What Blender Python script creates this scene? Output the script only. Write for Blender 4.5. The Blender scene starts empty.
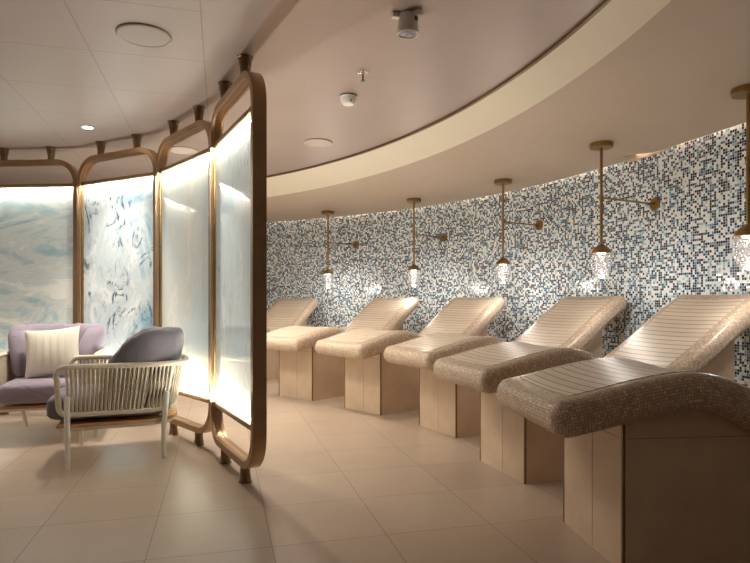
import bpy, bmesh, math, random
from mathutils import Vector, Matrix
random.seed(7)
PI = math.pi
scene = bpy.context.scene
col = scene.collection
H = 1.05            # eye height
CEIL = 2.48
SOFF = 2.35

# ------------------------------------------------------------------ materials
def new_mat(name):
    m = bpy.data.materials.new(name); m.use_nodes = True
    nt = m.node_tree
    return m, nt, nt.nodes, nt.links, nt.nodes['Principled BSDF']

def plain(name, c, rough=.5, metal=0., noise=0., nscale=8., bump=0., bscale=200., spec=.5):
    m, nt, N, L, B = new_mat(name)
    B.inputs['Base Color'].default_value = (*c, 1)
    B.inputs['Roughness'].default_value = rough
    B.inputs['Metallic'].default_value = metal
    B.inputs['Specular IOR Level'].default_value = spec
    tc = N.new('ShaderNodeTexCoord')
    if noise:
        n = N.new('ShaderNodeTexNoise'); n.inputs['Scale'].default_value = nscale; n.inputs['Detail'].default_value = 5
        L.new(tc.outputs['Object'], n.inputs['Vector'])
        r = N.new('ShaderNodeValToRGB'); L.new(n.outputs['Fac'], r.inputs['Fac'])
        r.color_ramp.elements[0].position = .3; r.color_ramp.elements[1].position = .7
        r.color_ramp.elements[0].color = (*[x * (1 - noise) for x in c], 1)
        r.color_ramp.elements[1].color = (*[min(1, x * (1 + noise)) for x in c], 1)
        L.new(r.outputs['Color'], B.inputs['Base Color'])
    if bump:
        n = N.new('ShaderNodeTexNoise'); n.inputs['Scale'].default_value = bscale; n.inputs['Detail'].default_value = 3
        L.new(tc.outputs['Object'], n.inputs['Vector'])
        b = N.new('ShaderNodeBump'); b.inputs['Strength'].default_value = bump; b.inputs['Distance'].default_value = .01
        L.new(n.outputs['Fac'], b.inputs['Height']); L.new(b.outputs['Normal'], B.inputs['Normal'])
    return m

def math_node(N, L, op, a, b=None):
    n = N.new('ShaderNodeMath'); n.operation = op
    for i, x in enumerate((a, b)):
        if x is None: continue
        if isinstance(x, (int, float)): n.inputs[i].default_value = x
        else: L.new(x, n.inputs[i])
    return n.outputs[0]

def grid_nodes(N, L, vec, pitch, rot=0., off=(0, 0), grout=.08):
    """cell id vector, mask (1 on grout) for a square grid on a 2-D vector"""
    mp = N.new('ShaderNodeMapping'); mp.vector_type = 'TEXTURE'
    mp.inputs['Location'].default_value = (off[0], off[1], 0)
    mp.inputs['Rotation'].default_value = (0, 0, rot)
    mp.inputs['Scale'].default_value = (pitch, pitch, 1)
    L.new(vec, mp.inputs['Vector'])
    fl = N.new('ShaderNodeVectorMath'); fl.operation = 'FLOOR'; L.new(mp.outputs[0], fl.inputs[0])
    fr = N.new('ShaderNodeVectorMath'); fr.operation = 'FRACTION'; L.new(mp.outputs[0], fr.inputs[0])
    sp = N.new('ShaderNodeSeparateXYZ'); L.new(fr.outputs[0], sp.inputs[0])
    ax = math_node(N, L, 'ABSOLUTE', math_node(N, L, 'SUBTRACT', sp.outputs[0], .5))
    ay = math_node(N, L, 'ABSOLUTE', math_node(N, L, 'SUBTRACT', sp.outputs[1], .5))
    mx = math_node(N, L, 'MAXIMUM', ax, ay)
    mask = math_node(N, L, 'GREATER_THAN', mx, .5 - grout)
    return fl.outputs[0], mask, mp.outputs[0]

def mosaic(name, pitch, ramp, grout_c, grout=.09, rough=.25, use_uv=True):
    m, nt, N, L, B = new_mat(name)
    tc = N.new('ShaderNodeTexCoord')
    cell, mask, _ = grid_nodes(N, L, tc.outputs['UV'], pitch, grout=grout)
    # flatten z
    cx = N.new('ShaderNodeSeparateXYZ'); L.new(cell, cx.inputs[0])
    cb = N.new('ShaderNodeCombineXYZ'); L.new(cx.outputs[0], cb.inputs[0]); L.new(cx.outputs[1], cb.inputs[1])
    wn = N.new('ShaderNodeTexWhiteNoise'); wn.noise_dimensions = '2D'; L.new(cb.outputs[0], wn.inputs['Vector'])
    r = N.new('ShaderNodeValToRGB'); r.color_ramp.interpolation = 'CONSTANT'
    els = r.color_ramp.elements
    els[0].position = 0; els[0].color = (*ramp[0][1], 1)
    els[1].position = ramp[1][0]; els[1].color = (*ramp[1][1], 1)
    for p, c in ramp[2:]:
        e = els.new(p); e.color = (*c, 1)
    L.new(wn.outputs['Value'], r.inputs['Fac'])
    mix = N.new('ShaderNodeMix'); mix.data_type = 'RGBA'
    L.new(mask, mix.inputs[0]); L.new(r.outputs['Color'], mix.inputs[6]); mix.inputs[7].default_value = (*grout_c, 1)
    L.new(mix.outputs[2], B.inputs['Base Color'])
    rr = math_node(N, L, 'MULTIPLY_ADD', mask, .5); nt.nodes[-1].inputs[2].default_value = rough
    L.new(rr, B.inputs['Roughness'])
    # each tessera tilts very slightly
    sub = N.new('ShaderNodeVectorMath'); sub.operation = 'SUBTRACT'; L.new(wn.outputs['Color'], sub.inputs[0]); sub.inputs[1].default_value = (.5, .5, .5)
    sc = N.new('ShaderNodeVectorMath'); sc.operation = 'SCALE'; L.new(sub.outputs[0], sc.inputs[0]); sc.inputs['Scale'].default_value = .10
    geo = N.new('ShaderNodeNewGeometry')
    ad = N.new('ShaderNodeVectorMath'); ad.operation = 'ADD'; L.new(geo.outputs['Normal'], ad.inputs[0]); L.new(sc.outputs[0], ad.inputs[1])
    nm = N.new('ShaderNodeVectorMath'); nm.operation = 'NORMALIZE'; L.new(ad.outputs[0], nm.inputs[0])
    L.new(nm.outputs[0], B.inputs['Normal'])
    return m

def tiles(name, c, pitch, rot, off, grout_c, grout=.004, rough=.4, var=.05, limit=None, nscale=3.):
    m, nt, N, L, B = new_mat(name)
    tc = N.new('ShaderNodeTexCoord')
    cell, mask, mv = grid_nodes(N, L, tc.outputs['Object'], pitch, rot, off, grout)
    cx = N.new('ShaderNodeSeparateXYZ'); L.new(cell, cx.inputs[0])
    cb = N.new('ShaderNodeCombineXYZ'); L.new(cx.outputs[0], cb.inputs[0]); L.new(cx.outputs[1], cb.inputs[1])
    wn = N.new('ShaderNodeTexWhiteNoise'); wn.noise_dimensions = '2D'; L.new(cb.outputs[0], wn.inputs['Vector'])
    n = N.new('ShaderNodeTexNoise'); n.inputs['Scale'].default_value = nscale; n.inputs['Detail'].default_value = 6
    n.inputs['Roughness'].default_value = .6
    L.new(tc.outputs['Object'], n.inputs['Vector'])
    a = math_node(N, L, 'MULTIPLY_ADD', math_node(N, L, 'SUBTRACT', wn.outputs['Value'], .5), var); nt.nodes[-1].inputs[2].default_value = 1.
    b = math_node(N, L, 'MULTIPLY_ADD', math_node(N, L, 'SUBTRACT', n.outputs['Fac'], .5), var * 2.2); nt.nodes[-1].inputs[2].default_value = 1.
    f = math_node(N, L, 'MULTIPLY', a, b)
    vm = N.new('ShaderNodeVectorMath'); vm.operation = 'SCALE'; vm.inputs[0].default_value = c; L.new(f, vm.inputs['Scale'])
    if limit is not None:       # joints fade out past one joint line
        s = N.new('ShaderNodeSeparateXYZ'); L.new(mv, s.inputs[0])
        lt = math_node(N, L, 'LESS_THAN', s.outputs[0], limit)
        mask = math_node(N, L, 'MULTIPLY', mask, math_node(N, L, 'MAXIMUM', lt, .12))
    mix = N.new('ShaderNodeMix'); mix.data_type = 'RGBA'
    L.new(mask, mix.inputs[0]); L.new(vm.outputs[0], mix.inputs[6]); mix.inputs[7].default_value = (*grout_c, 1)
    L.new(mix.outputs[2], B.inputs['Base Color'])
    B.inputs['Roughness'].default_value = rough
    return m

def art_glass(name, seed, teal, ink, cream, glow, stretch=(1, 1, 1), rot=0., scale=1.6):
    """backlit marbled glass: the art colours both reflect and glow"""
    m, nt, N, L, B = new_mat(name)
    tc = N.new('ShaderNodeTexCoord')
    mp = N.new('ShaderNodeMapping'); L.new(tc.outputs['Object'], mp.inputs[0])
    mp.inputs['Location'].default_value = (seed * 3.1, seed * 1.7, seed * 5.3)
    mp.inputs['Rotation'].default_value = (0, rot, 0); mp.inputs['Scale'].default_value = stretch
    n1 = N.new('ShaderNodeTexNoise'); n1.inputs['Scale'].default_value = scale; n1.inputs['Detail'].default_value = 8
    n1.inputs['Distortion'].default_value = 1.6; n1.inputs['Roughness'].default_value = .62
    L.new(mp.outputs[0], n1.inputs['Vector'])
    n2 = N.new('ShaderNodeTexNoise'); n2.inputs['Scale'].default_value = scale * 2.3; n2.inputs['Detail'].default_value = 7
    n2.inputs['Distortion'].default_value = 3.2; n2.inputs['Roughness'].default_value = .66
    L.new(mp.outputs[0], n2.inputs['Vector'])
    r1 = N.new('ShaderNodeValToRGB'); L.new(n1.outputs['Fac'], r1.inputs['Fac'])
    E = r1.color_ramp.elements
    E[0].position = .34; E[0].color = (*teal, 1)
    E[1].position = .62; E[1].color = (*cream, 1)
    e = E.new(.44); e.color = (*[(a * .65 + b * .35) for a, b in zip(teal, cream)], 1)
    e = E.new(.50); e.color = (*[(a * .25 + b * .75) * .97 for a, b in zip(teal, cream)], 1)
    e = E.new(.54); e.color = (*[(a * .35 + b * .65) * .93 for a, b in zip(teal, cream)], 1)
    r2 = N.new('ShaderNodeValToRGB'); L.new(n2.outputs['Fac'], r2.inputs['Fac'])
    E = r2.color_ramp.elements
    E[0].position = .38; E[0].color = (1, 1, 1, 1)
    E[1].position = .47; E[1].color = (0, 0, 0, 1)
    mix = N.new('ShaderNodeMix'); mix.data_type = 'RGBA'
    n3 = N.new('ShaderNodeTexNoise'); n3.inputs['Scale'].default_value = 2.6; n3.inputs['Detail'].default_value = 2; L.new(mp.outputs[0], n3.inputs['Vector'])
    r3 = N.new('ShaderNodeValToRGB'); L.new(n3.outputs['Fac'], r3.inputs['Fac']); r3.color_ramp.elements[0].position = .42; r3.color_ramp.elements[1].position = .56
    L.new(math_node(N, L, 'MULTIPLY', math_node(N, L, 'MULTIPLY', r2.outputs['Color'], r3.outputs['Color']), ink[3]), mix.inputs[0])
    L.new(r1.outputs['Color'], mix.inputs[6]); mix.inputs[7].default_value = (*ink[:3], 1)
    L.new(mix.outputs[2], B.inputs['Base Color'])
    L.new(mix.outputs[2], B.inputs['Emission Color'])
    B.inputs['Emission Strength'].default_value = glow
    B.inputs['Roughness'].default_value = .07
    return m

M = {}
M['bronze'] = plain('satin_bronze', (.36, .235, .135), .38, .85, noise=.12, nscale=5)
M['bronze_dark'] = plain('brushed_dark_bronze', (.20, .13, .075), .42, .8, noise=.1, nscale=9)
M['brass'] = plain('aged_brass', (.34, .21, .085), .33, .9, noise=.08, nscale=20)
M['ceiling'] = tiles('ceiling_panels', (.45, .365, .325), .625, math.radians(14.7), (-1.779, 3.94), (.30, .25, .22), 0.005, .42, .03, limit=1.02)
M['ceiling'].node_tree.nodes['Principled BSDF'].inputs['Metallic'].default_value = .42
M['soffit'] = plain('soffit_paint', (.575, .465, .365), .6, noise=.03, nscale=2)
M['fascia'] = plain('cream_paint', (.78, .71, .575), .55, noise=.02, nscale=2)
M['wall'] = plain('warm_plaster', (.55, .46, .38), .7, noise=.04)
M['floor'] = tiles('floor_stone_tiles', (.445, .345, .265), .51, math.radians(14.7), (-.571, 3.011), (.27, .20, .145), .0055, .34, .10, nscale=5)
M['stone'] = plain('limestone_cladding', (.63, .475, .34), .45, noise=.07, nscale=6)
M['joint'] = plain('tile_joint', (.30, .22, .16), .7)
M['cream'] = plain('white_plastic', (.80, .76, .72), .4)
M['white_metal'] = plain('white_powder_coat', (.80, .76, .70), .4)
M['rope'] = plain('beige_rope', (.74, .65, .52), .8, noise=.1, nscale=60, bump=.3, bscale=500)
M['teak'] = plain('oiled_teak', (.50, .27, .11), .5, noise=.2, nscale=14)
M['dark'] = plain('dark_hole', (.05, .04, .035), .5)
M['chrome'] = plain('chrome', (.7, .68, .66), .15, 1.)
M['wall_mosaic'] = mosaic('blue_glass_mosaic', .0205,
    [(0, (.93, .95, .94)), (.28, (.80, .88, .90)), (.39, (.40, .61, .70)), (.48, (.15, .36, .54)), (.57, (.04, .12, .27)),
     (.66, (.008, .014, .042)), (.88, (.035, .020, .035)), (.95, (.26, .21, .23))],
    (.86, .89, .87), .055, .16)
M['wall_mosaic'].node_tree.nodes['Principled BSDF'].inputs['Specular IOR Level'].default_value = .3
M['tan_mosaic'] = mosaic('tan_tessera', .0125,
    [(0, (.65, .50, .38)), (.3, (.57, .43, .31)), (.55, (.72, .57, .44)), (.78, (.49, .36, .26)), (.93, (.82, .69, .56))],
    (.36, .27, .20), .09, .34)

def slat_mat():
    m, nt, N, L, B = new_mat('ceramic_slats')
    tc = N.new('ShaderNodeTexCoord'); s = N.new('ShaderNodeSeparateXYZ'); L.new(tc.outputs['UV'], s.inputs[0])
    t = math_node(N, L, 'DIVIDE', s.outputs[0], .046)
    fr = math_node(N, L, 'FRACT', t)
    fl = math_node(N, L, 'FLOOR', t)
    d = math_node(N, L, 'ABSOLUTE', math_node(N, L, 'SUBTRACT', fr, .5))
    mask = math_node(N, L, 'GREATER_THAN', d, .445)
    wn = N.new('ShaderNodeTexWhiteNoise'); wn.noise_dimensions = '1D'; L.new(fl, wn.inputs['W'])
    n = N.new('ShaderNodeTexNoise'); n.inputs['Scale'].default_value = 9; n.inputs['Detail'].default_value = 4
    L.new(tc.outputs['Object'], n.inputs['Vector'])
    a = math_node(N, L, 'MULTIPLY_ADD', wn.outputs['Value'], .10); nt.nodes[-1].inputs[2].default_value = .86
    b = math_node(N, L, 'MULTIPLY_ADD', n.outputs['Fac'], .2); nt.nodes[-1].inputs[2].default_value = .95
    vm = N.new('ShaderNodeVectorMath'); vm.operation = 'SCALE'; vm.inputs[0].default_value = (.76, .63, .50)
    L.new(math_node(N, L, 'MULTIPLY', a, b), vm.inputs['Scale'])
    mix = N.new('ShaderNodeMix'); mix.data_type = 'RGBA'
    L.new(mask, mix.inputs[0]); L.new(vm.outputs[0], mix.inputs[6]); mix.inputs[7].default_value = (.22, .15, .10, 1)
    L.new(mix.outputs[2], B.inputs['Base Color'])
    B.inputs['Roughness'].default_value = .42
    bp = N.new('ShaderNodeBump'); bp.inputs['Distance'].default_value = .004; bp.invert = True
    L.new(mask, bp.inputs['Height']); L.new(bp.outputs[0], B.inputs['Normal'])
    return m
M['slats'] = slat_mat()

def fabric(name, c, rough=.85, fold=.0):
    m, nt, N, L, B = new_mat(name)
    tc = N.new('ShaderNodeTexCoord')
    n = N.new('ShaderNodeTexNoise'); n.inputs['Scale'].default_value = 260; L.new(tc.outputs['Object'], n.inputs['Vector'])
    w = N.new('ShaderNodeTexNoise'); w.inputs['Scale'].default_value = 7; w.inputs['Detail'].default_value = 3; w.inputs['Distortion'].default_value = 1.2
    L.new(tc.outputs['Object'], w.inputs['Vector'])
    h = math_node(N, L, 'ADD', math_node(N, L, 'MULTIPLY', n.outputs['Fac'], .05), math_node(N, L, 'MULTIPLY', w.outputs['Fac'], fold))
    bp = N.new('ShaderNodeBump'); bp.inputs['Distance'].default_value = .03; bp.inputs['Strength'].default_value = .6
    L.new(h, bp.inputs['Height']); L.new(bp.outputs[0], B.inputs['Normal'])
    B.inputs['Base Color'].default_value = (*c, 1); B.inputs['Roughness'].default_value = rough
    B.inputs['Sheen Weight'].default_value = .3
    return m
M['shaded_fabric'] = fabric('shaded_lilac_fabric', (.15, .135, .16), fold=.7)  # same fabric as the lilac one, darkened for the shade it stands in
M['lilac_fabric'] = fabric('lilac_grey_fabric', (.27, .225, .285), fold=.7)
M['pillow'] = fabric('cream_woven_fabric', (.80, .74, .64), fold=.2)

def bubble_glass():
    m = bpy.data.materials.new('bubbled_clear_glass'); m.use_nodes = True
    nt = m.node_tree; N = nt.nodes; L = nt.links
    N.remove(N['Principled BSDF']); out = N['Material Output']
    tc = N.new('ShaderNodeTexCoord')
    v = N.new('ShaderNodeTexVoronoi'); v.inputs['Scale'].default_value = 55; L.new(tc.outputs['Object'], v.inputs['Vector'])
    r = N.new('ShaderNodeValToRGB'); L.new(v.outputs['Distance'], r.inputs['Fac'])
    r.color_ramp.elements[0].position = .15; r.color_ramp.elements[0].color = (0, 0, 0, 1)
    r.color_ramp.elements[1].position = .55; r.color_ramp.elements[1].color = (1, 1, 1, 1)
    bp = N.new('ShaderNodeBump'); bp.inputs['Distance'].default_value = .006; bp.inputs['Strength'].default_value = .9
    L.new(r.outputs['Color'], bp.inputs['Height'])
    tr = N.new('ShaderNodeBsdfTransparent'); tr.inputs[0].default_value = (.95, .95, .96, 1)
    gl = N.new('ShaderNodeBsdfGlossy'); gl.inputs['Roughness'].default_value = .22; gl.inputs[0].default_value = (.95, .95, .97, 1)
    L.new(bp.outputs[0], gl.inputs['Normal'])
    df = N.new('ShaderNodeBsdfTranslucent'); df.inputs[0].default_value = (.9, .9, .95, 1); L.new(bp.outputs[0], df.inputs['Normal'])
    m1 = N.new('ShaderNodeMixShader'); m1.inputs[0].default_value = .015
    L.new(gl.outputs[0], m1.inputs[1]); L.new(df.outputs[0], m1.inputs[2])
    m2 = N.new('ShaderNodeMixShader')
    f = math_node(N, L, 'MULTIPLY_ADD', r.outputs['Color'], .42); nt.nodes[-1].inputs[2].default_value = .12
    L.new(f, m2.inputs[0])
    L.new(tr.outputs[0], m2.inputs[1]); L.new(m1.outputs[0], m2.inputs[2])
    L.new(m2.outputs[0], out.inputs[0])
    return m
M['glass'] = bubble_glass()

def emit(name, c, s):
    m, nt, N, L, B = new_mat(name)
    B.inputs['Base Color'].default_value = (*c, 1)
    B.inputs['Emission Color'].default_value = (*c, 1); B.inputs['Emission Strength'].default_value = s
    return m
M['led'] = emit('warm_led', (1, .86, .66), 14)
M['lamp_led'] = emit('pendant_led', (1, .9, .78), 8)
M['cove'] = emit('cove_led', (1, .92, .80), 22.0)

# ------------------------------------------------------------------ helpers
def obj(name, bm, mat, parent=None, smooth=35, loc=None):
    bmesh.ops.recalc_face_normals(bm, faces=bm.faces)
    me = bpy.data.meshes.new(name); bm.to_mesh(me); bm.free()
    for m in (mat if isinstance(mat, (list, tuple)) else [mat]): me.materials.append(m)
    if smooth:
        me.polygons.foreach_set('use_smooth', [True] * len(me.polygons))
        me.set_sharp_from_angle(angle=math.radians(smooth))
    o = bpy.data.objects.new(name, me); col.objects.link(o)
    if parent: o.parent = parent
    if loc: o.location = loc
    return o

def thing(name, label, cat, loc=(0, 0, 0), rz=0., group=None):
    o = bpy.data.objects.new(name, None); col.objects.link(o)
    o.location = loc; o.rotation_euler = (0, 0, rz)
    o.empty_display_size = .1
    o['label'] = label; o['category'] = cat
    if group: o['group'] = group
    return o

def struct(o):
    o['kind'] = 'structure'; return o

def add_box(bm, x0, x1, y0, y1, z0, z1, bev=0., seg=2):
    t = bmesh.new()
    vs = [t.verts.new(p) for p in ((x0, y0, z0), (x1, y0, z0), (x1, y1, z0), (x0, y1, z0), (x0, y0, z1), (x1, y0, z1), (x1, y1, z1), (x0, y1, z1))]
    for f in ((3, 2, 1, 0), (4, 5, 6, 7), (0, 1, 5, 4), (1, 2, 6, 5), (2, 3, 7, 6), (3, 0, 4, 7)): t.faces.new([vs[i] for i in f])
    if bev: bmesh.ops.bevel(t, geom=list(t.edges), offset=bev, segments=seg, profile=.5, affect='EDGES')
    merge(bm, t)

def merge(bm, t, mat=None):
    me = bpy.data.meshes.new('tmp'); t.to_mesh(me); t.free()
    if mat: me.transform(mat)
    bm.from_mesh(me); bpy.data.meshes.remove(me)

def add_lathe(bm, prof, n=32, origin=(0, 0, 0), mat=None):
    """prof: list of (r, z)"""
    t = bmesh.new(); rings = []
    for r, z in prof:
        if r < 1e-5: rings.append([t.verts.new((0, 0, z))])
        else: rings.append([t.verts.new((r * math.cos(2 * PI * k / n), r * math.sin(2 * PI * k / n), z)) for k in range(n)])
    for a, b in zip(rings, rings[1:]):
        for k in range(n):
            k2 = (k + 1) % n
            if len(a) == 1 and len(b) == 1: continue
            if len(a) == 1: t.faces.new((a[0], b[k], b[k2]))
            elif len(b) == 1: t.faces.new((a[k], a[k2], b[0]))
            else: t.faces.new((a[k], a[k2], b[k2], b[k]))
    if len(rings[0]) > 1: t.faces.new(rings[0])
    if len(rings[-1]) > 1: t.faces.new(list(reversed(rings[-1])))
    mt = Matrix.Translation(origin)
    if mat: mt = mt @ mat
    merge(bm, t, mt)

def add_tube(bm, pts, r, n=10, closed=False, sect=None, up=None):
    """sweep a circle (or section sect: list of (a,b)) along pts; r number or list"""
    P = [Vector(p) for p in pts]; m = len(P)
    rings = []; prev = None
    for i, p in enumerate(P):
        a = P[(i - 1) % m] if (closed or i > 0) else P[i]
        b = P[(i + 1) % m] if (closed or i < m - 1) else P[i]
        t = (b - a).normalized()
        if up is not None: s = Vector(up)
        elif prev is not None: s = prev
        else: s = Vector((0, 0, 1)) if abs(t.z) < .9 else Vector((1, 0, 0))
        s = (s - t * s.dot(t)).normalized(); q = t.cross(s); prev = s
        rr = r[i] if isinstance(r, (list, tuple)) else r
        if sect: ring = [bm.verts.new(p + s * a_ + q * b_) for a_, b_ in sect]
        else: ring = [bm.verts.new(p + s * rr * math.cos(2 * PI * k / n) + q * rr * math.sin(2 * PI * k / n)) for k in range(n)]
        rings.append(ring)
    k_ = len(rings[0])
    for i in range(m if closed else m - 1):
        A, B = rings[i], rings[(i + 1) % m]
        for k in range(k_):
            bm.faces.new((A[k], A[(k + 1) % k_], B[(k + 1) % k_], B[k]))
    if not closed:
        bm.faces.new(list(reversed(rings[0]))); bm.faces.new(rings[-1])

def catmull(P, per=8):
    out = []
    Q = [Vector(P[0]) * 2 - Vector(P[1])] + [Vector(p) for p in P] + [Vector(P[-1]) * 2 - Vector(P[-2])]
    for i in range(1, len(Q) - 2):
        a, b, c, d = Q[i - 1:i + 3]
        for k in range(per):
            t = k / per
            out.append(.5 * ((2 * b) + (c - a) * t + (2 * a - 5 * b + 4 * c - d) * t * t + (3 * b - a - 3 * c + d) * t ** 3))
    out.append(Q[-2]); return out

def copy_tree(o, parent=None):
    c = o.copy(); col.objects.link(c); c.parent = parent
    for ch in [x for x in o.children]: copy_tree(ch, c)
    return c

# ------------------------------------------------------------------ the room
X0, X1, Y0, Y1 = -7.6, 3.25, -2.6, 10.3
bm = bmesh.new(); add_box(bm, X0, X1, Y0, Y1, -.1, 0); struct(obj('floor', bm, M['floor'], smooth=0))
bm = bmesh.new(); add_box(bm, X0, X1, Y0, Y1, CEIL, CEIL + .1); struct(obj('ceiling', bm, M['ceiling'], smooth=0))
# left side opened for added world fill light, except a short return wall
bm = bmesh.new(); add_box(bm, X0 - .1, X0, 6.2, Y1, 0, CEIL); struct(obj('wall_left', bm, M['wall'], smooth=0))
bm = bmesh.new(); add_box(bm, X0, X1, Y0 - .1, Y0, 0, CEIL); struct(obj('wall_back', bm, M['wall'], smooth=0))

wall_ctrl = [(-7.6, 9.25), (-6, 9.85), (-4.2, 10.07), (-2.9, 9.97), (-1.8, 9.62), (-.35, 8.85), (.8, 7.93), (1.75, 6.70), (2.3, 5.55), (2.55, 4.8),
             (2.75, 4.1), (2.93, 3.3), (3.02, 2.4), (3.0, 1.2), (2.8, 0), (2.4, -1.3), (1.9, -2.6)]
WP = [p.to_2d() for p in catmull([(x, y, 0) for x, y in wall_ctrl], 8)]
WN = []
for i, p in enumerate(WP):
    a = WP[max(i - 1, 0)]; b = WP[min(i + 1, len(WP) - 1)]; t = (b - a).normalized(); WN.append(Vector((-t.y, t.x)))   # outward = left of travel
    if WN[-1].dot(p - Vector((-4, 3))) < 0: WN[-1] = -WN[-1]
bm = bmesh.new(); uvl = bm.loops.layers.uv.new('UVMap')
s = 0.; rows = []
for i, p in enumerate(WP):
    if i: s += (p - WP[i - 1]).length
    q = p + WN[i] * .12
    rows.append((s, [bm.verts.new((p.x, p.y, 0)), bm.verts.new((p.x, p.y, CEIL)), bm.verts.new((q.x, q.y, CEIL)), bm.verts.new((q.x, q.y, 0))]))
for (s0, a), (s1, b) in zip(rows, rows[1:]):
    f = bm.faces.new((a[0], b[0], b[1], a[1]))
    for l, uv in zip(f.loops, ((s0, 0), (s1, 0), (s1, CEIL), (s0, CEIL))): l[uvl].uv = uv
    bm.faces.new((a[3], a[2], b[2], b[3])); bm.faces.new((a[1], b[1], b[2], a[2])); bm.faces.new((a[0], a[3], b[3], b[0]))
struct(obj('wall_right', bm, M['wall_mosaic'], smooth=60))

Bc, Br = Vector((-5.009, 2.174)), 6.297
Tc, Tr = Vector((-4.811, 1.887)), 5.977
# denser wall sampling near the notch
bm = bmesh.new(); prev = None
outer = []; done = False
for p, n in zip(WP, WN):
    if p.x > 0 and p.y < 5.33 and not done:
        done = True
        for q, pr in (((2.375, 5.325), (2.375, 5.325)), ((2.20, 5.235), (2.38, 5.22)), ((2.385, 5.12), (2.385, 5.12))): outer.append((Vector(q), Vector(pr)))
    if done and p.y > 5.12: continue
    outer.append((p, n))
for p, n in outer:
    o = p - n * .03 if n.length < 1.5 else p
    if n.length > 1.5: p = n
    b = Bc + (p - Bc).normalized() * Br
    row = [bm.verts.new((b.x, b.y, SOFF)), bm.verts.new((o.x, o.y, SOFF)), bm.verts.new((o.x, o.y, SOFF + .035)), bm.verts.new((b.x, b.y, SOFF + .035))]
    if prev:
        for k in range(4): bm.faces.new((prev[k], prev[(k + 1) % 4], row[(k + 1) % 4], row[k]))
    prev = row
o = obj('ceiling_soffit', bm, M['soffit'], smooth=0); struct(o)
bm = bmesh.new(); prev = None; lip = []
for p in WP:
    b = Bc + (p - Bc).normalized() * Br; t = Tc + (p - Tc).normalized() * Tr
    u = (b - t).normalized()
    lip.append((t.x, t.y, CEIL - .004))
    row = [bm.verts.new((b.x, b.y, SOFF)), bm.verts.new((t.x, t.y, CEIL - .012)), bm.verts.new((t.x, t.y, CEIL)), bm.verts.new((b.x, b.y, SOFF + .03))]
    if prev:
        for k in range(4): bm.faces.new((prev[k], prev[(k + 1) % 4], row[(k + 1) % 4], row[k]))
    prev = row
struct(obj('trim_1', bm, M['fascia'], smooth=30))
bm = bmesh.new(); add_tube(bm, lip, .01, sect=[(-.012, -.014), (.004, -.014), (.004, .014), (-.012, .014)], up=(0, 0, 1))
struct(obj('trim_2', bm, M['bronze_dark'], smooth=30))
# plain cream board seen through the triangular opening
bm = bmesh.new()
add_tube(bm, [(p.x - n.x * .012, p.y - n.y * .012, 2.405) for p, n in zip(WP, WN) if p.x > 1 and 4.95 < p.y < 5.45], 0, sect=[(-.065, -.003), (.065, -.003), (.065, .003), (-.065, .003)], up=(0, 0, 1))
struct(obj('trim_3', bm, M['soffit'], smooth=0))
# cove LED strip in the slot between soffit and mosaic wall
bm = bmesh.new(); prev = None
for p, n in zip(WP, WN):
    if p.x > 1.9 and 4.98 < p.y < 5.32: prev = None; continue
    a = p - n * .045; c = p - n * .085
    row = [bm.verts.new((a.x, a.y, SOFF + .040)), bm.verts.new((c.x, c.y, SOFF + .040)), bm.verts.new((c.x, c.y, SOFF + .048)), bm.verts.new((a.x, a.y, SOFF + .048))]
    if prev:
        for k in range(4): bm.faces.new((prev[k], prev[(k + 1) % 4], row[(k + 1) % 4], row[k]))
    prev = row
o = obj('cove_light_strip', bm, M['cove'], smooth=0)
o['label'] = 'warm light strip glowing in the slot between soffit and blue mosaic wall'; o['category'] = 'light strip'

# ------------------------------------------------------------------ backlit art glass screens
def rrect(hw, z0, z1, r, n=9):
    pts = []
    for cx, cz, a0 in ((hw - r, z1 - r, 0), (-hw + r, z1 - r, 90), (-hw + r, z0 + r, 180), (hw - r, z0 + r, 270)):
        for k in range(n):
            a = math.radians(a0 + 90 * k / (n - 1)); pts.append((cx + r * math.cos(a), 0, cz + r * math.sin(a)))
    return pts
FW, FD = .042, .078     # tube width in the plane, depth across it
ZB, ZT = .10, 2.362
GB, GT = .362, 2.112
def foot_bm(x, top):
    bm = bmesh.new()
    if top:
        pr = [(.028, ZT - .004), (.029, ZT + .03), (.0325, ZT + .062), (.0325, ZT + .066), (.0355, ZT + .067), (.038, CEIL - .016), (.040, CEIL - .009), (.047, CEIL - .006), (.047, CEIL)]
    else:
        pr = [(.040, 0), (.040, .005), (.0345, .008), (.0325, .040), (.0325, .043), (.0295, .045), (.028, ZB + .004)]
    add_lathe(bm, pr, 24, (x, 0, 0)); return bm
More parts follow.
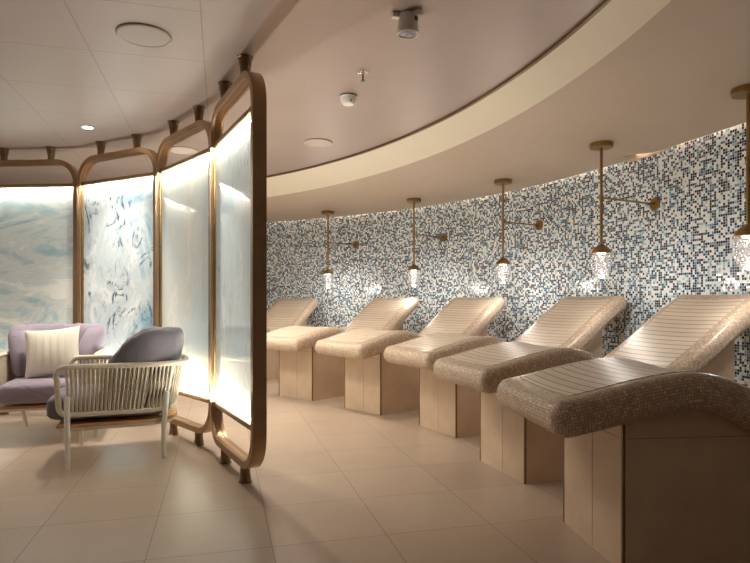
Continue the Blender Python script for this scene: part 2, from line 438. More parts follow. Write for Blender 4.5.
def make_screen(cx, cy, ang, art, label):
    t = thing('room_divider', label, 'room divider', (cx, cy, 0), ang, 'bronze framed glass screens')
    bm = bmesh.new()
    hw = .512 - FW / 2
    w, d = FW / 2, FD / 2
    g = .004
    sect = [(-d, -w), (-d, w), (-d * .55, w), (-d * .5, w - g), (-d * .42, w), (d * .42, w), (d * .5, w - g), (d * .55, w), (d, w), (d, -w)]
    add_tube(bm, rrect(hw, ZB + w, ZT - w, .20, 10), 0, closed=True, sect=sect, up=(0, 1, 0))
    obj('frame', bm, M['bronze'], t, 40)
    for z in (GB - .015, GT + .015):
        bm = bmesh.new(); add_box(bm, -hw, hw, -.02, .02, z - .015, z + .015, .003); obj('rail', bm, M['bronze'], t)
    bm = bmesh.new(); add_box(bm, -hw + w - .002, hw - w + .002, -.006, .006, GB - .002, GT + .002)
    obj('glass_pane', bm, art, t, 0)
    for sx in (-1, 1):      # glazing beads that clip the pane to the posts
        bm = bmesh.new()
        for sy in (-1, 1):
            x = sx * (hw - w - .006)
            add_box(bm, x - .006, x + .006, sy * .013 - .007, sy * .013 + .007, GB, GT, .002)
        obj('glazing_bead', bm, M['brass'], t)
    for x in (-.232, .232):
        obj('ceiling_foot', foot_bm(x, True), M['bronze_dark'], t)
        obj('floor_foot', foot_bm(x, False), M['bronze_dark'], t)
    for z, sg in ((GT - .004, -1), (GB + .004, 1)):
        for sy in (-1, 1):
            li = bpy.data.lights.new('led_line', 'AREA'); li.shape = 'RECTANGLE'; li.size = .92; li.size_y = .008
            li.color = (1, .93, .80); li.energy = LED_TOP if sg < 0 else LED_BOT
            lo = bpy.data.objects.new('led_line', li); col.objects.link(lo); lo.parent = t
            lo.location = (0, sy * .034, z)
            if sy > 0: li.energy *= 1.8
            # points into the pane area, leaning a little towards the glass
            dirv = Vector((0, -sy * .22, sg)).normalized()
            lo.rotation_euler = dirv.to_track_quat('-Z', 'Y').to_euler()
    return t
LED_TOP, LED_BOT = 2.6, 3.8
arts = [
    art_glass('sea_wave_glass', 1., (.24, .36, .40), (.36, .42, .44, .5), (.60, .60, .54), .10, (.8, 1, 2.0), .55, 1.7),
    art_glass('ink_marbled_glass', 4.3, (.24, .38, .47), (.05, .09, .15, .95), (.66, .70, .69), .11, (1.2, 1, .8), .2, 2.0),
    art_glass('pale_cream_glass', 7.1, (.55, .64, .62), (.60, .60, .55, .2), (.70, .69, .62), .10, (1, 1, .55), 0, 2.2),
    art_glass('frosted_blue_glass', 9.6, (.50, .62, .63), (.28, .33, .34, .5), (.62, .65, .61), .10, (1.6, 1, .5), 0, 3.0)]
make_screen(-3.229, 5.455, math.radians(-5.3), arts[0], 'bronze framed screen with hazy teal wave glass, behind the lilac armchair')
make_screen(-2.248, 5.148, math.radians(-27.8), arts[1], 'bronze framed screen with dark blue ink marbling in its glass')
make_screen(-1.447, 4.488, math.radians(-48.7), arts[2], 'bronze framed screen with plain pale cream glass, just beyond the nearer armchair')
make_screen(-.8685, 3.634, math.radians(-61.6), arts[3], 'nearest bronze framed screen, tall end post facing the stone loungers')

# ------------------------------------------------------------------ heated stone loungers
top_ctrl = [(-.320, .668), (-.15, .702), (0, .738), (.14, .765), (.27, .778), (.36, .768), (.45, .740), (.55, .690), (.65, .634), (.75, .592),
            (.85, .578), (.95, .600), (1.05, .652), (1.27, .795), (1.5, .957), (1.70, 1.082), (1.80, 1.128)]
TP = [Vector((p.x, p.z)) for p in catmull([(u, 0, z) for u, z in top_ctrl], 8)]
HT = .0725
def lounger_path():
    cen = []
    s = 0
    for i, p in enumerate(TP):
        a = TP[max(i - 1, 0)]; b = TP[min(i + 1, len(TP) - 1)]; t = (b - a).normalized(); n = Vector((-t.y, t.x))
        if i: s += (p - TP[i - 1]).length
        cen.append((s, p, t, n))
    return cen, s
LPATH, LLEN = lounger_path()
def sample(s):
    for (s0, p0, t0, n0), (s1, p1, t1, n1) in zip(LPATH, LPATH[1:]):
        if s <= s1:
            k = (s - s0) / max(1e-9, s1 - s0); return p0.lerp(p1, k), n0.lerp(n1, k).normalized()
    return LPATH[-1][1], LPATH[-1][3]
VC, HWID = .285, .368
def dip(v, s):      # body contour, deepest along the middle
    k = max(0., 1 - (v / (HWID * .82)) ** 2); return .010 * k
def make_lounger(label, loc, rz):
    t = thing('heated_lounger', label, 'lounger', loc, rz, 'heated stone loungers')
    bm = bmesh.new(); uvl = bm.loops.layers.uv.new('UVMap')
    R = .062
    ss = [R * (1 - math.cos(PI / 2 * k / 6)) for k in range(7)]
    ss += [R + (LLEN - 2 * R) * k / 90 for k in range(1, 90)]
    ss += [LLEN - x for x in reversed(ss[:7])]
    rings = []
    for s_ in ss:
        e = min(s_, LLEN - s_); k = 1. if e >= R else math.sqrt(max(0, 1 - (1 - e / R) ** 2))
        ht = max(.004, (HT - R) + R * k); ht = HT * .08 + HT * .92 * k if e < R else HT
        hw = HWID - .055 * (1 - k)
        p, n = sample(s_); c = p - n * HT
        r = min(.058, ht * .95)
        pts = []
        for cx, cz, a0 in ((hw - r, ht - r, 0), (-(hw - r), ht - r, 90), (-(hw - r), -(ht - r), 180), (hw - r, -(ht - r), 270)):
            for q in range(7):
                a = math.radians(a0 + 90 * q / 6); pts.append((cx + r * math.cos(a), cz + r * math.sin(a)))
            if a0 == 0:
                for q in range(1, 8):
                    v = (hw - r) - 2 * (hw - r) * q / 8; pts.append((v, ht))
        ring = []; per = 0; last = None
        for v, h in pts:
            hh = h - (dip(v, s_) * (k if e < R else 1) if h > ht * .98 else 0)
            if last: per += math.hypot(v - last[0], h - last[1])
            last = (v, h)
            w = c + n * hh
            ring.append((bm.verts.new((w.x, VC + v, w.y)), per))
        if s_ < R: su = R * math.acos(1 - s_ / R) + R - R * PI / 2
        elif s_ > LLEN - R: su = LLEN - (R * math.acos(max(-1, 1 - (LLEN - s_) / R)) + R - R * PI / 2)
        else: su = s_
        rings.append((su, ring))
    for (s0, A), (s1, B) in zip(rings, rings[1:]):
        m = len(A)
        for k in range(m):
            k2 = (k + 1) % m
            f = bm.faces.new((A[k][0], A[k2][0], B[k2][0], B[k][0]))
            pe = A[k2][1] if k2 else A[k][1] + .03
            for l, uv in zip(f.loops, ((s0, A[k][1]), (s0, pe), (s1, pe), (s1, A[k][1]))): l[uvl].uv = uv
    for ring in (rings[0][1], rings[-1][1]):
        f = bm.faces.new([v for v, _ in ring])
        for l in f.loops: l[uvl].uv = (l.vert.co.y, l.vert.co.z)
    obj('mosaic_shell', bm, M['tan_mosaic'], t, 100)
    # slatted ceramic inlay, following the top
    bm = bmesh.new(); uvl = bm.loops.layers.uv.new('UVMap'); rows = []
    s0, s1 = .115, LLEN - .13
    n_ = 90; vs = [-.275 + .55 * q / 8 for q in range(9)]
    for i in range(n_ + 1):
        s_ = s0 + (s1 - s0) * i / n_; p, n = sample(s_)
        row = []
        for v in vs:
            w = p - n * (dip(v, s_) - .0025); row.append(bm.verts.new((w.x, VC + v, w.y)))
        rows.append((s_, row))
    for (a, A), (b, B) in zip(rows, rows[1:]):
        for q in range(8):
            f = bm.faces.new((A[q], A[q + 1], B[q + 1], B[q]))
            for l, uv in zip(f.loops, ((a, vs[q]), (a, vs[q + 1]), (b, vs[q + 1]), (b, vs[q]))): l[uvl].uv = uv
    ext = bmesh.ops.extrude_face_region(bm, geom=list(bm.faces))
    bmesh.ops.translate(bm, verts=[v for v in ext['geom'] if isinstance(v, bmesh.types.BMVert)], vec=(0, 0, -.004))
    obj('slatted_inlay', bm, M['slats'], t, 50)
    # pedestal
    W, U1 = .54, 1.58
    def under(u):
        for (a0, p0, t0, n0), (a1, p1, t1, n1) in zip(LPATH, LPATH[1:]):
            q0 = p0 - n0 * (2 * HT - .02); q1 = p1 - n1 * (2 * HT - .02)
            if q0.x <= u <= q1.x: return q0.y + (q1.y - q0.y) * (u - q0.x) / (q1.x - q0.x)
        return .5
    bm = bmesh.new(); us = [U1 * i / 40 for i in range(41)]
    ra = []; rb = []
    for u in us:
        z = under(u); ra.append((bm.verts.new((u, 0, 0)), bm.verts.new((u, 0, z)))); rb.append((bm.verts.new((u, W, 0)), bm.verts.new((u, W, z))))
    for i in range(40):
        bm.faces.new((ra[i][0], ra[i + 1][0], ra[i + 1][1], ra[i][1])); bm.faces.new((rb[i][0], rb[i][1], rb[i + 1][1], rb[i + 1][0]))
        bm.faces.new((ra[i][1], ra[i + 1][1], rb[i + 1][1], rb[i][1])); bm.faces.new((ra[i][0], rb[i][0], rb[i + 1][0], ra[i + 1][0]))
    bm.faces.new((ra[0][0], ra[0][1], rb[0][1], rb[0][0])); bm.faces.new((ra[-1][0], rb[-1][0], rb[-1][1], ra[-1][1]))
    obj('pedestal', bm, M['stone'], t, 20)
    # joints between the cladding slabs, standing a hair proud so they read at a distance
    bm = bmesh.new(); g = .0012
    add_box(bm, -g, 0.002, .2475, .2500, .004, .545)
    add_box(bm, -g, 0.002, .002, W - .002, .519, .5215)
    add_box(bm, 0, U1, -g, .002, .519, .5215)
    add_box(bm, .79, .7925, -g, .002, .004, .46)
    obj('slab_joint', bm, M['joint'], t, 0)
    for v in (-.0015, W - .0095):
        bm = bmesh.new(); add_box(bm, -.0015, .0095, v, v + .011, 0, .575)
        obj('corner_trim', bm, M['bronze_dark'], t, 0)
    return t
# foot-end corner nearest the aisle, and the direction each lounger runs (degrees clockwise from straight ahead)
LG = [(-1.70, 7.42, 25.0), (-.6636, 6.224, 40.3), (.0527, 5.432, 48.8), (.6253, 4.525, 62.8), (.8622, 3.379, 72.2), (.9573, 2.268, 84.0)]
LLAB = ['tan mosaic heated lounger almost wholly hidden behind the nearest glass screen',
        'farthest fully visible tan mosaic heated lounger, next to the bronze screen post',
        'tan mosaic heated lounger second from the bronze screen post',
        'middle tan mosaic heated lounger, third from the bronze screen post',
        'tan mosaic heated lounger second nearest, its backrest rising behind the nearest one',
        'nearest and largest tan mosaic heated lounger, cut off at the picture edge']
src = None
for (x, y, a), lab in zip(LG, LLAB):
    if src is None: src = t = make_lounger(lab, (0, 0, 0), 0)
    else: t = copy_tree(src)
    t.location = (x, y, 0); t.rotation_euler = (0, 0, math.radians(90 - a)); t['label'] = lab

# ------------------------------------------------------------------ pendants
def make_pendant():
    t = thing('pendant_light', 'x', 'pendant light', (0, 0, 0), 0, 'brass pendant lights along the mosaic wall')
    bm = bmesh.new(); add_lathe(bm, [(.090, SOFF), (.092, SOFF - .004), (.092, SOFF - .036), (.088, SOFF - .040), (.0, SOFF - .040)], 40); obj('ceiling_canopy', bm, M['brass'], t)
    bm = bmesh.new(); add_lathe(bm, [(.0115, SOFF - .04), (.0115, 1.91), (.013, 1.905), (.013, 1.60), (.0115, 1.595), (.0115, 1.50)], 16); obj('rod', bm, M['brass'], t)
    bm = bmesh.new(); add_lathe(bm, [(.016, 1.885), (.018, 1.89), (.018, 1.92), (.016, 1.925)], 20); obj('rod_joint', bm, M['brass'], t)
    bm = bmesh.new()
    add_lathe(bm, [(.014, 1.525), (.018, 1.52), (.030, 1.512), (.055, 1.495), (.072, 1.475), (.078, 1.456), (.076, 1.450), (.0, 1.450)], 40); obj('lamp_cap', bm, M['brass'], t)
    bm = bmesh.new()
    pr = [(.074, 1.458), (.080, 1.43), (.0835, 1.40), (.083, 1.365), (.078, 1.33), (.070, 1.30), (.058, 1.272), (.042, 1.255), (.022, 1.248), (0, 1.247)]
    add_lathe(bm, pr, 40)
    bmesh.ops.delete(bm, geom=[f for f in bm.faces if len(f.verts) > 4], context='FACES_ONLY')
    g = obj('glass_globe', bm, M['glass'], t, 60)
    bm = bmesh.new()        # bubbled inner core
    add_lathe(bm, [(0, 1.425), (.035, 1.42), (.05, 1.395), (.052, 1.36), (.045, 1.325), (.03, 1.295), (0, 1.282)], 28)
    obj('inner_glass', bm, M['glass'], t, 60)
    bm = bmesh.new(); add_lathe(bm, [(0, 1.4495), (.034, 1.4495), (.034, 1.443), (0, 1.443)], 24); obj('led_disc', bm, M['lamp_led'], t)
    bm = bmesh.new(); add_lathe(bm, [(.0, 1.268), (.02, 1.267), (.02, 1.2625), (0, 1.262)], 16); obj('lens', bm, M['lamp_led2'], t)
    return t
M['lamp_led2'] = emit('lens_glow', (1, .93, .85), 3)
PD = [(-.676, 8.43, -.28, 8.80), (.492, 7.41, .93, 7.81), (1.365, 6.26, 1.83, 6.55), (1.855, 4.81, 2.445, 5.13), (2.27, 3.57, 2.86, 3.63)]
PLAB = ['slim brass pendant with bubbled glass globe, farthest along the mosaic wall',
        'brass pendant with wall arm, second farthest, hung above the second lounger from the screens',
        'brass pendant with wall arm, third in the row of five, over the middle lounger',
        'brass pendant with wall arm beside the small lit notch in the soffit',
        'nearest and largest brass pendant, cut by the picture edge']
def make_arm(t, x, y, wx, wy):
    # horizontal arm and round plate, aimed at the closest stretch of wall
    best = min(range(len(WP) - 1), key=lambda i: (WP[i] - Vector((wx, wy))).length)
    w = WP[best]; a, b = WP[max(best - 1, 0)], WP[best + 1]
    # nearest point on the two segments
    q = Vector((wx, wy)); cand = []
    for p0, p1 in ((a, w), (w, b)):
        d = p1 - p0; k = max(0, min(1, (q - p0).dot(d) / d.length_squared)); cand.append(p0 + d * k)
    w = min(cand, key=lambda c: (c - q).length)
    n = WN[best]; v = Vector((w.x - x, w.y - y))
    bm = bmesh.new(); e = v - n * .012
    add_tube(bm, [(0, 0, 1.905), (e.x, e.y, 1.905)], .0085, 12); obj('wall_arm', bm, M['brass'], t)
    bm = bmesh.new()
    m = Vector((-n.x, -n.y, 0)).to_track_quat('Z', 'Y').to_matrix().to_4x4()
    add_lathe(bm, [(.055, 0.0), (.055, .014), (.052, .017), (.02, .018), (.016, .03), (0, .03)], 32, (v.x, v.y, 1.905), m); obj('wall_plate', bm, M['brass'], t)
src = None
for (x, y, wx, wy), lab in zip(PD, PLAB):
    if src is None: src = t = make_pendant()
    else:
        t = src.copy(); col.objects.link(t)
        for ch in src.children:
            if ch.name.startswith(('wall_arm', 'wall_plate', 'bulb')): continue
            c = ch.copy(); col.objects.link(c); c.parent = t
    t.location = (x, y, 0); t['label'] = lab
    make_arm(t, x, y, wx, wy)
    li = bpy.data.lights.new('bulb', 'POINT'); li.energy = 4.2; li.color = (1, .94, .86); li.shadow_soft_size = .04
    lo = bpy.data.objects.new('bulb', li); col.objects.link(lo); lo.parent = t; lo.location = (0, 0, 1.242)

# ------------------------------------------------------------------ armchairs
def u_path(z, w, xf, xb, n=28, flat=.10):
    """U around the seat: near arm end -> back -> far arm end. front at +x"""
    pts = []
    xs = xb + (xf - xb) * .42
    for k in range(8): pts.append((xf + (xs - xf) * k / 8, w, z))
    for k in range(n + 1):
        a = PI / 2 + PI * k / n
        c, s_ = math.cos(a), math.sin(a)
        ex = .72
        pts.append((xs + (xs - xb) * -abs(c) ** ex if True else 0, w * math.copysign(abs(s_) ** ex, s_), z))
    for k in range(1, 9): pts.append((xs + (xf - xs) * k / 8, -w, z))
    return pts
def resample(pts, n):
    P = [Vector(p) for p in pts]; L_ = [0]
    for a, b in zip(P, P[1:]): L_.append(L_[-1] + (b - a).length)
    out = []; j = 0
    for i in range(n):
        s_ = L_[-1] * i / (n - 1)
        while j < len(P) - 2 and L_[j + 1] < s_: j += 1
        k = (s_ - L_[j]) / max(1e-9, L_[j + 1] - L_[j]); out.append(P[j].lerp(P[j + 1], min(1, k)))
    return out
def superbox(bm, cx, cy, cz, hx, hy, hz, e=.35, nu=40, nv=20, fn=None):
    """puffy cushion (superellipsoid)"""
    def sg(v, p): return math.copysign(abs(v) ** p, v)
    rings = []
    for j in range(nv + 1):
        ph = -PI / 2 + PI * j / nv
        ring = []
        for i in range(nu):
            th = 2 * PI * i / nu
            x = sg(math.cos(ph), .28) * sg(math.cos(th), e); y = sg(math.cos(ph), .28) * sg(math.sin(th), e); z = sg(math.sin(ph), .5)
            p = Vector((hx * x, hy * y, hz * z))
            if fn: p = fn(p, x, y, z)
            ring.append(bm.verts.new((cx + p.x, cy + p.y, cz + p.z)))
        rings.append(ring)
    for a, b in zip(rings, rings[1:]):
        for i in range(nu): bm.faces.new((a[i], a[(i + 1) % nu], b[(i + 1) % nu], b[i]))
    bm.faces.new(list(reversed(rings[0]))); bm.faces.new(rings[-1])
    bmesh.ops.remove_doubles(bm, verts=bm.verts, dist=1e-5)

def make_armchair(label, loc, fdir, fab):
    rz = math.atan2(fdir[1], fdir[0])
    t = thing('armchair', label, 'armchair', loc, rz, 'rope back armchairs')
    WT, WB = .345, .318
    top = resample(u_path(.640, WT, .300, -.44), 60)
    bot = resample(u_path(.335, WB, .290, -.355), 60)
    # closed hoop: top rail, rounded front corner, bottom rail
    R = .05
    def corner(pt, pb):
        a = Vector(pt); b = Vector(pb); out = []
        c1 = a + Vector((0, 0, -R)); c2 = b + Vector((0, 0, R))
        for k in range(1, 6):
            an = PI / 2 * k / 6; out.append(Vector((a.x + R * math.sin(an), a.y, a.z - R + R * math.cos(an))))
        m = Vector((a.x + R, a.y, a.z - R)); n = Vector((b.x + R, b.y, b.z + R)); out.append(m); out.append((m + n) / 2); out.append(n)
        for k in range(1, 6):
            an = PI / 2 * k / 6; out.append(Vector((b.x + R * math.cos(an), b.y, b.z + R - R * math.sin(an))))
        return out
    TT = [Vector(p) for p in top]; BB = [Vector(p) for p in bot]
    hoop = list(TT) + corner(TT[-1], BB[-1]) + list(reversed(BB)) + list(reversed(corner(TT[0], BB[0])))
    bm = bmesh.new(); add_tube(bm, hoop, .0175, 12, closed=True, up=None)
    obj('hoop_frame', bm, M['rope'], t, 60)
    NR = 150
    ta = resample(top, NR); ba = resample(bot, NR)
    bm = bmesh.new()
    for i, (a, b) in enumerate(zip(ta, ba)):
        sh = .012 * (1 if i % 2 else -1)
        bk = 4 if 50 < i < 100 else (2 if 38 < i < 112 else 0)
        j = min(NR - 1, max(0, i + (bk if i % 2 else -bk)))
        off = (Vector(ta[i]) - Vector((-.05, 0, .64))).normalized() * .006 * (1 if i % 2 else -1)
        off.z = 0
        p, q = Vector(a) + off * .8, Vector(ba[j]) + off * .8
        mid = (p + q) / 2
        add_tube(bm, [p, mid, q], .0060, 6)
    # wraps over the top rail
    obj('rope_weave', bm, M['rope'], t, 60)
    # light tube brace in the back corners
    for sy in (1, -1):
        bm = bmesh.new(); i = 20 if sy > 0 else 39
        a, b = top[i], bot[i]; add_tube(bm, [Vector(a), Vector(b)], .008, 10); obj('back_brace', bm, M['white_metal'], t, 60)
    # seat deck: teak ring on a white metal ring
    def deck(z0, z1, w, xf, xb, mat, name):
        bm = bmesh.new(); P = u_path(0, w, xf, xb, 24)
        lo = [bm.verts.new((p[0], p[1], z0)) for p in P]; hi = [bm.verts.new((p[0], p[1], z1)) for p in P]
        bm.faces.new(lo); bm.faces.new(list(reversed(hi)))
        for i in range(len(P)): j = (i + 1) % len(P); bm.faces.new((lo[i], lo[j], hi[j], hi[i]))
        bmesh.ops.triangulate(bm, faces=[f for f in bm.faces if len(f.verts) > 4])
        return obj(name, bm, mat, t, 30)
    deck(.256, .276, .335, .350, -.375, M['teak'], 'teak_seat_ring')
    deck(.234, .256, .322, .335, -.360, M['white_metal'], 'seat_frame')
    for sx, sy in ((1, 1), (1, -1), (-1, 1), (-1, -1)):
        bm = bmesh.new()
        if sx > 0:
            pts = [(.285, sy * .342, 0), (.285, sy * .352, .10), (.287, sy * .362, .25), (.287, sy * .362, .45), (.287, sy * .362, .458)]
        else:
            pts = [(-.285, sy * .262, 0), (-.282, sy * .285, .12), (-.285, sy * .312, .25), (-.300, sy * .338, .45), (-.300, sy * .338, .458)]
        add_tube(bm, pts, [.013, .0155, .018, .018, .012], 14); leg = obj('leg', bm, M['white_metal'], t, 50)
        bm = bmesh.new(); add_lathe(bm, [(.0125, 0), (.0125, .006), (.011, .008)], 14, (pts[0][0], pts[0][1], 0)); obj('leg_glide', bm, M['dark'], leg, 40)
    # seat cushion
    bm = bmesh.new()
    def fn(p, x, y, z):
        q = Vector(p)
        if x < 0: q.y *= 1 - .10 * x * x
        if z > 0: q.z += .012 * (1 - x * x) * (1 - y * y)
        return q
    superbox(bm, .045, 0, .372, .375, .300, .085, .13, 56, 18, fn)
    obj('seat_cushion', bm, fab, t, 60)
    # back cushion: puffed roll bent round the inside of the back, dropping to the arms
    bm = bmesh.new(); rings = []
    NP = 40
    base = resample(u_path(0, .225, .10, -.255, 30), NP + 1)
    for i in range(NP + 1):
        k = i / NP; w = math.sin(PI * k)            # 0 at the ends, 1 at the back
        p = base[i]; a = base[max(i - 1, 0)]; b = base[min(i + 1, NP)]; tg = (b - a).normalized(); nrm = Vector((-tg.y, tg.x, 0))
        if nrm.dot(Vector((-.05, 0, 0)) - Vector(p)) < 0: nrm = -nrm   # towards the seat
        top_z = .60 + .262 * min(1, w * 1.45) ** .7
        if i in (0, NP): sc = .12
        else: sc = min(1, (min(i, NP - i) / 5.) ** .5)
        th = .078 + .012 * w
        z0 = .44; hz = (top_z - z0) / 2; cz = (top_z + z0) / 2
        wob = .003 * math.sin(i * 1.3) + .003 * math.sin(i * 2.9)
        ring = []
        for q in range(24):
            an = 2 * PI * q / 24; c, s_ = math.cos(an), math.sin(an)
            rr = math.copysign(abs(c) ** .55, c) * th * sc; zz = math.copysign(abs(s_) ** .6, s_) * hz * (.6 + .4 * sc)
            lean = -(.04 + .20 * w) * (cz + zz - z0) if True else 0          # leans outward at the top
            if s_ > .5: zz += wob * 1.3
            pos = Vector(p) + nrm * (rr + lean + wob * .6)
            ring.append(bm.verts.new((pos.x, pos.y, cz + zz)))
        rings.append(ring)
    for a, b in zip(rings, rings[1:]):
        for q in range(24): bm.faces.new((a[q], a[(q + 1) % 24], b[(q + 1) % 24], b[q]))
    bm.faces.new(list(reversed(rings[0]))); bm.faces.new(rings[-1])
    obj('back_cushion', bm, fab, t, 70)
    return t
make_armchair('rope back armchair with lilac grey cushions darkened as in shade, its outside facing us on the tiles', (-1.78, 4.107, 0), (-.939, -.345), M['shaded_fabric'])
make_armchair('rope back armchair with lilac cushions holding a cream pillow', (-2.59, 4.744, 0), (.309, -.951), M['lilac_fabric'])
# pillow on the lilac armchair
bm = bmesh.new()
hs = .20; n = 22; grid = {}
for side in (1, -1):
    for i in range(n + 1):
        for j in range(n + 1):
            a = -1 + 2 * i / n; b = -1 + 2 * j / n
            if (i in (0, n) or j in (0, n)) and side == -1: grid[side, i, j] = grid[1, i, j]; continue
            pinch = 1 - .07 * (1 - a * a) if abs(b) > 0 else 1
            x = a * hs * (1 - .08 * (1 - b * b)); z = b * hs * (1 - .08 * (1 - a * a))
            th = .085 * ((1 - a * a) * (1 - b * b)) ** .42
            th += .004 * math.sin(a * 22) * (1 - a * a) * (1 - b * b)
            grid[side, i, j] = bm.verts.new((x, side * th, z))
for side in (1, -1):
    for i in range(n):
        for j in range(n):
            q = [grid[side, i, j], grid[side, i + 1, j], grid[side, i + 1, j + 1], grid[side, i, j + 1]]
            if len(set(q)) == 4:
                try: bm.faces.new(q if side < 0 else list(reversed(q)))
                except ValueError: pass
pl = obj('throw_pillow', bm, M['pillow'], None, 70)
pl.location = (-2.535, 4.62, .46 + .195); pl.rotation_euler = (math.radians(-20), math.radians(-5), math.radians(18))
pl['label'] = 'square cream woven pillow leaning in the lilac armchair'; pl['category'] = 'pillow'

# ------------------------------------------------------------------ ceiling fittings
def disc(name, label, cat, x, y, r, th, mat, group=None):
    t = thing(name, label, cat, (x, y, 0), 0, group)
    bm = bmesh.new(); add_lathe(bm, [(r, CEIL), (r, CEIL - th * .6), (r - .006, CEIL - th), (r * .9, CEIL - th), (r * .88, CEIL - th * .75), (0, CEIL - th * .75)], 56)
    obj('grille', bm, mat, t, 30)
    bm = bmesh.new(); add_tube(bm, [((r - .001) * math.cos(2 * PI * k / 56), (r - .001) * math.sin(2 * PI * k / 56), CEIL - .003) for k in range(56)], .003, 6, closed=True)
    obj('rim', bm, M['bronze_dark'], t, 60)
    return t
G = 'flush round ceiling speakers'
M['disc'] = plain('ceiling_disc_paint', (.50, .42, .37), .5)
disc('ceiling_speaker', 'large flush round ceiling speaker nearest to us, in the panelled ceiling', 'ceiling speaker', -1.237, 3.144, .140, .012, M['disc'], G)
disc('ceiling_speaker', 'flush round ceiling speaker close to the cream curved band', 'ceiling speaker', -.51, 5.26, .130, .012, M['disc'], G)
disc('ceiling_speaker', 'flush round ceiling speaker beyond the pale cream screen', 'ceiling speaker', -1.80, 5.52, .130, .012, M['disc'], G)

def downlight(x, y, label, energy, ang=70):
    t = thing('recessed_downlight', label, 'downlight', (x, y, 0), 0, 'recessed downlights')
    bm = bmesh.new(); add_lathe(bm, [(.052, CEIL), (.052, CEIL - .005), (.040, CEIL - .006), (.036, CEIL - .001)], 32); obj('trim_ring', bm, M['cream'], t)
    bm = bmesh.new(); add_lathe(bm, [(0, CEIL - .004), (.036, CEIL - .004), (.036, CEIL - .001), (0, CEIL - .001)], 32); obj('lens', bm, M['led'], t)
    li = bpy.data.lights.new('downlight', 'SPOT'); li.energy = energy; li.color = (1, .90, .77); li.shadow_soft_size = .05
    li.spot_size = math.radians(ang); li.spot_blend = .8
    lo = bpy.data.objects.new('downlight', li); col.objects.link(lo); lo.parent = t; lo.location = (0, 0, CEIL - .014)
    return t
downlight(-2.35, 4.80, 'small glowing recessed downlight over the two armchairs', 60, 85)
DL = [(-1.05, 5.20, 46, 'added recessed downlight over the aisle, hidden by the end post of the nearest screen'),
      (-1.55, 6.00, 50, 'added recessed downlight over the aisle, hidden behind the frosted blue screen'),
      (-2.20, 7.20, 48, 'added recessed downlight at the far end of the aisle, hidden behind the cream screen'),
      (-2.6, 2.1, 9, 'added recessed downlight above and left of the viewer, out of the picture'),
      (-4.2, 3.6, 40, 'added recessed downlight beyond the lilac armchair, out of the picture'),
      (-.2, .2, 5, 'added recessed downlight directly over the viewer, out of the picture')]
for x, y, e, lab in DL: downlight(x, y, lab, e, 150)  # unseen lamps, added to light the loungers and fill the room

t = thing('smoke_detector', 'small white domed smoke detector on the ceiling', 'smoke detector', (-.185, 4.07, 0))
bm = bmesh.new(); add_lathe(bm, [(.058, CEIL), (.060, CEIL - .012), (.055, CEIL - .016), (.055, CEIL - .03), (.048, CEIL - .05), (.036, CEIL - .062), (.0, CEIL - .066)], 36); obj('housing', bm, M['cream'], t)
bm = bmesh.new(); add_lathe(bm, [(.0615, CEIL), (.0615, CEIL - .007), (.058, CEIL - .0075)], 36); obj('base_ring', bm, M['dark'], t)
bm = bmesh.new(); add_box(bm, .012, .028, -.052, -.040, CEIL - .05, CEIL - .043, .002); obj('test_slot', bm, M['dark'], t)
t = thing('fire_sprinkler', 'tiny chrome sprinkler head on the ceiling beyond the camera housing', 'sprinkler', (-.075, 3.65, 0))
bm = bmesh.new(); add_lathe(bm, [(.035, CEIL), (.035, CEIL - .004), (.012, CEIL - .008), (.012, CEIL - .018), (.006, CEIL - .02)], 24); obj('escutcheon', bm, M['chrome'], t)
bm = bmesh.new(); add_lathe(bm, [(.005, CEIL - .015), (.005, CEIL - .052), (.014, CEIL - .053), (.014, CEIL - .056), (0, CEIL - .056)], 16); obj('deflector', bm, M['bronze_dark'], t)
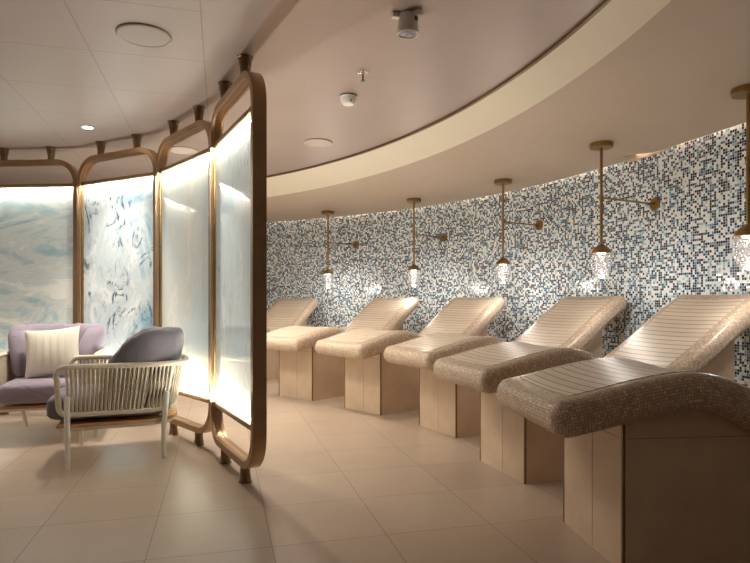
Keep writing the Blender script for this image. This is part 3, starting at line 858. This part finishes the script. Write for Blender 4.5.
t = thing('detector_housing', 'white bracketed cylinder with a glassy underside, screwed to the ceiling', 'detector', (.164, 2.92, 0), math.radians(-25))
bm = bmesh.new(); add_lathe(bm, [(.050, CEIL - .004), (.052, CEIL - .062), (.054, CEIL - .066), (.054, CEIL - .098), (.050, CEIL - .102), (.046, CEIL - .100), (.046, CEIL - .096), (0, CEIL - .096)], 40); obj('housing', bm, M['cream'], t)
for k in range(3):
    bm = bmesh.new(); tb = bmesh.new(); add_box(tb, .03, .084, -.015, .015, CEIL - .026, CEIL, .004)
    merge(bm, tb, Matrix.Rotation(math.radians(100 + 120 * k), 4, 'Z')); obj('mounting_lug', bm, M['cream'], t)
bm = bmesh.new(); add_box(bm, .030, .0535, -.024, .0, CEIL - .045, CEIL - .018, .002); obj('cable_entry', bm, M['dark'], t)
M['lens'] = plain('grey_lens', (.30, .30, .36), .12, .2, noise=.4, nscale=60)
bm = bmesh.new(); add_lathe(bm, [(0, CEIL - .104), (.03, CEIL - .101), (.046, CEIL - .096), (0, CEIL - .090)], 32); obj('lens', bm, M['lens'], t)

# ------------------------------------------------------------------ daylight-free room: dim warm world light added as fill through the open side
w = bpy.data.worlds.new('world'); scene.world = w; w.use_nodes = True
w.node_tree.nodes['Background'].inputs[0].default_value = (1, .80, .62, 1); w.node_tree.nodes['Background'].inputs[1].default_value = .16

# ------------------------------------------------------------------ camera
cam = bpy.data.cameras.new('camera'); co = bpy.data.objects.new('camera', cam); col.objects.link(co)
co.location = (0, 0, H); co.rotation_euler = (PI / 2, 0, 0)
cam.sensor_width = 36; cam.lens = 36 * 587 / 750; cam.shift_y = 20.5 / 750; cam.clip_start = .05
scene.camera = co
scene.view_settings.view_transform = 'Standard'; scene.view_settings.look = 'None'
scene.view_settings.gamma = 1; scene.view_settings.use_curve_mapping = False
scene.view_settings.exposure = 1.42
scene.cycles.max_bounces = 8; scene.cycles.diffuse_bounces = 5; scene.cycles.transparent_max_bounces = 12
scene.cycles.sample_clamp_indirect = 4; scene.cycles.caustics_reflective = False; scene.cycles.caustics_refractive = False
scene.cycles.use_denoising = True
